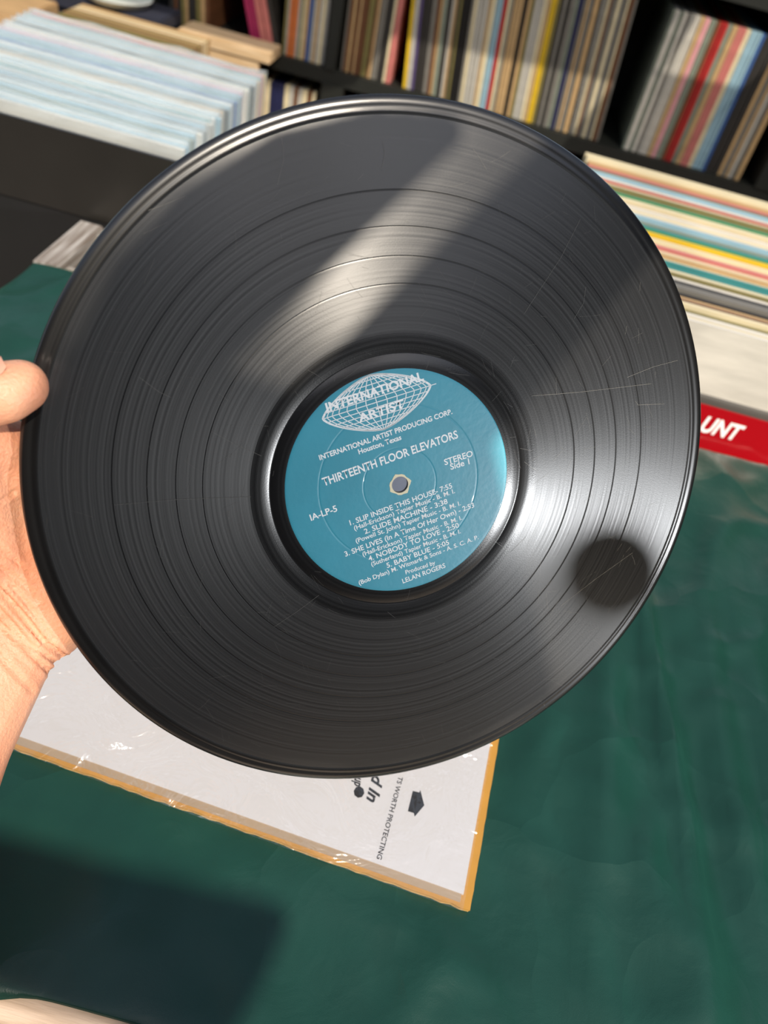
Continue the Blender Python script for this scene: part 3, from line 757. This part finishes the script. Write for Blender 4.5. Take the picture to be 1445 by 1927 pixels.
def row(x0, x1, z0, cols, lean, tmin, tmax, label, group, rnd, special=None, hgt=1.0):
    x = x0; k = 0
    while x < x1:
        th = rnd.uniform(tmin, tmax); c = rnd.choice(cols)
        if special:
            for (xa, xb, sc) in special:
                if xa <= x < xb: c = sc
        ln = math.radians(lean + rnd.uniform(-.04, .04))
        ex = Vector((math.cos(ln), 0, math.sin(ln))); ez = Vector((-math.sin(ln), 0, math.cos(ln)))
        lift = abs(math.sin(ln)) * th / 2 + .0006
        cover(c, frame(ex, Vector((0, 1, 0)), ez, Vector((x + th / 2, SY + .157 + rnd.uniform(0, .006), z0 + lift))), th * .9, c + ' record spine|' + label, group)
        x += th / math.cos(ln) + .0007
NEU = ['cream', 'pale grey', 'tan', 'olive', 'mid grey', 'white', 'brown', 'grey green', 'tan', 'cream', 'charcoal', 'mid grey', 'pale grey']
rr = random.Random(21)
row(-.419, -.288, SZ, ['olive', 'tan', 'cream', 'brown', 'olive', 'mid grey'], 1, .004, .009, 'beside the black upright', 'upright records on the shelf', rr, ((-.325, -.31, 'charcoal'), (-.30, -.285, 'rose')))
row(-.250, .20, SZ, NEU, 5.5, .0045, .011, 'in the long shelf row', 'long row of records on the middle shelf', rr,
    ((-.250, -.240, 'yellow'), (-.235, -.222, 'purple'), (-.222, -.20, 'charcoal'), (-.13, -.105, 'black'), (-.05, -.035, 'light blue'), (-.03, -.02, 'red'), (.015, .022, 'black'), (.085, .099, 'yellow'), (.145, .158, 'navy')))
row(.20, .278, SZ, ['pale grey', 'mid grey', 'cream', 'brown', 'mid grey'], 5.2, .004, .008, 'at the long row end', 'long row of records on the middle shelf', rr)
row(.345, .655, SZ, ['pale grey', 'cream', 'mid grey', 'tan', 'grey green', 'brown', 'white'], 1.2, .005, .012, 'beyond the shelf gap', 'records right of the gap on the shelf', rr,
    ((.42, .435, 'pink'), (.455, .470, 'red'), (.50, .522, 'rose'), (.525, .555, 'light blue'), (.556, .562, 'blue'), (.563, .595, 'charcoal')))
row(-.66, -.585, SZ, ['magenta', 'magenta', 'rose', 'cream', 'teal', 'charcoal'], 17, .010, .016, 'leaning on the shelf', 'leaning records left of the upright', rr, ((-.66, -.632, 'magenta'), (-.632, -.61, 'rose')))
row(-.578, -.468, SZ, ['tan', 'cream', 'olive', 'pale grey', 'orange'], 0.5, .005, .010, 'by the upright', 'upright records left of the upright', rr, ((-.565, -.553, 'orange'), (-.525, -.508, 'blue')))
row(-.88, -.775, SZ, ['charcoal', 'olive', 'brown', 'cream', 'tan'], 3, .008, .013, 'in the dark shelf end', 'records in the dark shelf end', rr)
row(-.74, -.476, SZ - .386, ['tan', 'cream', 'charcoal', 'olive', 'rose', 'pale grey', 'brown'], 1, .007, .014, 'on the lower shelf', 'records on the lower shelf', rr, ((-.595, -.565, 'navy'), (-.49, -.465, 'cream')))
row(-.388, .60, SZ - .386, ['pale grey', 'rose', 'cream', 'mid grey'], 2, .010, .018, 'below the long row', 'records on the lower shelf below the long row', rr)

# --- things at the far left in front of the shelf
M_plank = wood('pale_plank', (214, 190, 156), (190, 160, 120), .6, (4, 40, 40))
p0, p1 = onz(330, 55, -.165), onz(505, 96, -.165)
pl = thing('wooden_shelf_plank', 'pale wooden plank lying along the edge of the black shelf', 'plank', (p0.x * .5 + p1.x * .5, 2.1, -.19))
child_world(box('board', M_plank, None, p0.x, p1.x + .01, 2.075, 2.172, -.191, -.166, .002), pl)
child_world(box('batten', M_plank, None, p0.x, p1.x - .02, 2.08, 2.10, -.215, -.1912, .002), pl)
kc = thing('record_crate', 'low dark box of brown kraft records behind the clear-sleeved crate', 'crate', (-.86, 1.9, -.75))
kx0, kx1, ky0, ky1 = -1.005, -.70, 1.80, 1.98
for nm, a in (('front_panel', (kx0 - .02, kx1 + .02, ky0 - .012, ky0 - .004, -.75, -.2)), ('back_panel', (kx0 - .02, kx1 + .02, ky1 + .004, ky1 + .012, -.75, -.2)),
              ('side_panel', (kx0 - .028, kx0 - .02, ky0 - .012, ky1 + .012, -.75, -.2)), ('side_panel', (kx1 + .02, kx1 + .028, ky0 - .012, ky1 + .012, -.75, -.2)), ('base', (kx0 - .02, kx1 + .02, ky0 - .004, ky1 + .004, -.47, -.456))):
    child_world(box(nm, M_sh, None, *a), kc)
yy = ky0; rk = random.Random(9)
while yy < ky1 - .006:
    th = rk.uniform(.005, .011); c = rk.choice(['tan', 'brown', 'tan', 'cream', 'brown', 'olive'])
    cover(c, frame(Vector((0, 1, 0)), Vector((-1, 0, 0)), Vector((0, 0, 1)), Vector(((kx0 + kx1) / 2, yy + th / 2, -.4555))), th * .85, c + ' record cover|in the low dark box', 'kraft records in the low dark box'); yy += th
M_navy = mat('navy_cloth', (34, 38, 54), .8, .3, 14)
bag = thing('navy_box', 'dark navy storage box in front of the shelf', 'box', (-.95, 2.07, -.75))
child_world(box('box_body', M_navy, None, -1.12, -.83, 2.0, 2.13, -.75, -.17, .006), bag)
child_world(box('box_lid', M_navy, None, -1.125, -.825, 1.995, 2.135, -.1695, -.14, .004), bag)
M_cb = mat('cardboard', (178, 146, 104), .8, .15, 20, .1)
cb = thing('cardboard_box', 'tan cardboard box beside the dark shelf at the crate back', 'box', (-1.3, 1.95, -.75))
child_world(box('carton', M_cb, None, -1.55, -1.075, 1.80, 1.985, -.75, -.155, .003), cb)
child_world(box('flap', M_cb, None, -1.55, -1.075, 1.785, 1.7995, -.36, -.156, .001), cb)
M_dish = mat('pale_plastic', (206, 212, 206), .3, .05)
ds = lathe('plastic_dish', [(.0, .0), (.06, .0), (.075, .006), (.08, .016), (.082, .017), (.080, .018), (.072, .009), (.055, .004), (0, .0035)], M_dish, None, 48)
dp = onz(228, 2, -.139); ds.location = (dp.x, 2.055, -.1395)
tag(ds, 'pale shallow plastic dish on the dark navy box', 'dish')

# ------------------------------------------------------------------ labels of the records from what stands beside them
for place, lst in ROWS.items():
    for i, (o, c, th, label) in enumerate(lst):
        if '|' not in label: continue
        kind = label.split('|')[0]; size = 'thick ' if th > .0078 else 'thin ' if th < .0052 else ''
        a = lst[i - 1][1] if i else None; b = lst[i + 1][1] if i < len(lst) - 1 else None
        if a and b: mid = ('between two %s ones' % a) if a == b else 'between %s and %s ones' % tuple(sorted((a, b)))
        else: mid = 'at the row end beside a %s one' % (a or b)
        if len((size + kind + ' ' + mid + ' ' + place).replace('light blue', 'x').replace('pale grey', 'x').replace('mid grey', 'x').replace('grey green', 'x').split()) > 16: size = ''; mid = mid.replace('at the row end beside', 'ending the row by')
        lb = size + kind + ' ' + mid + ' ' + place
        for q in PAL:
            if ' ' in q: lb = lb.replace(q, q.replace(' ', '-'))
        o['label'] = lb
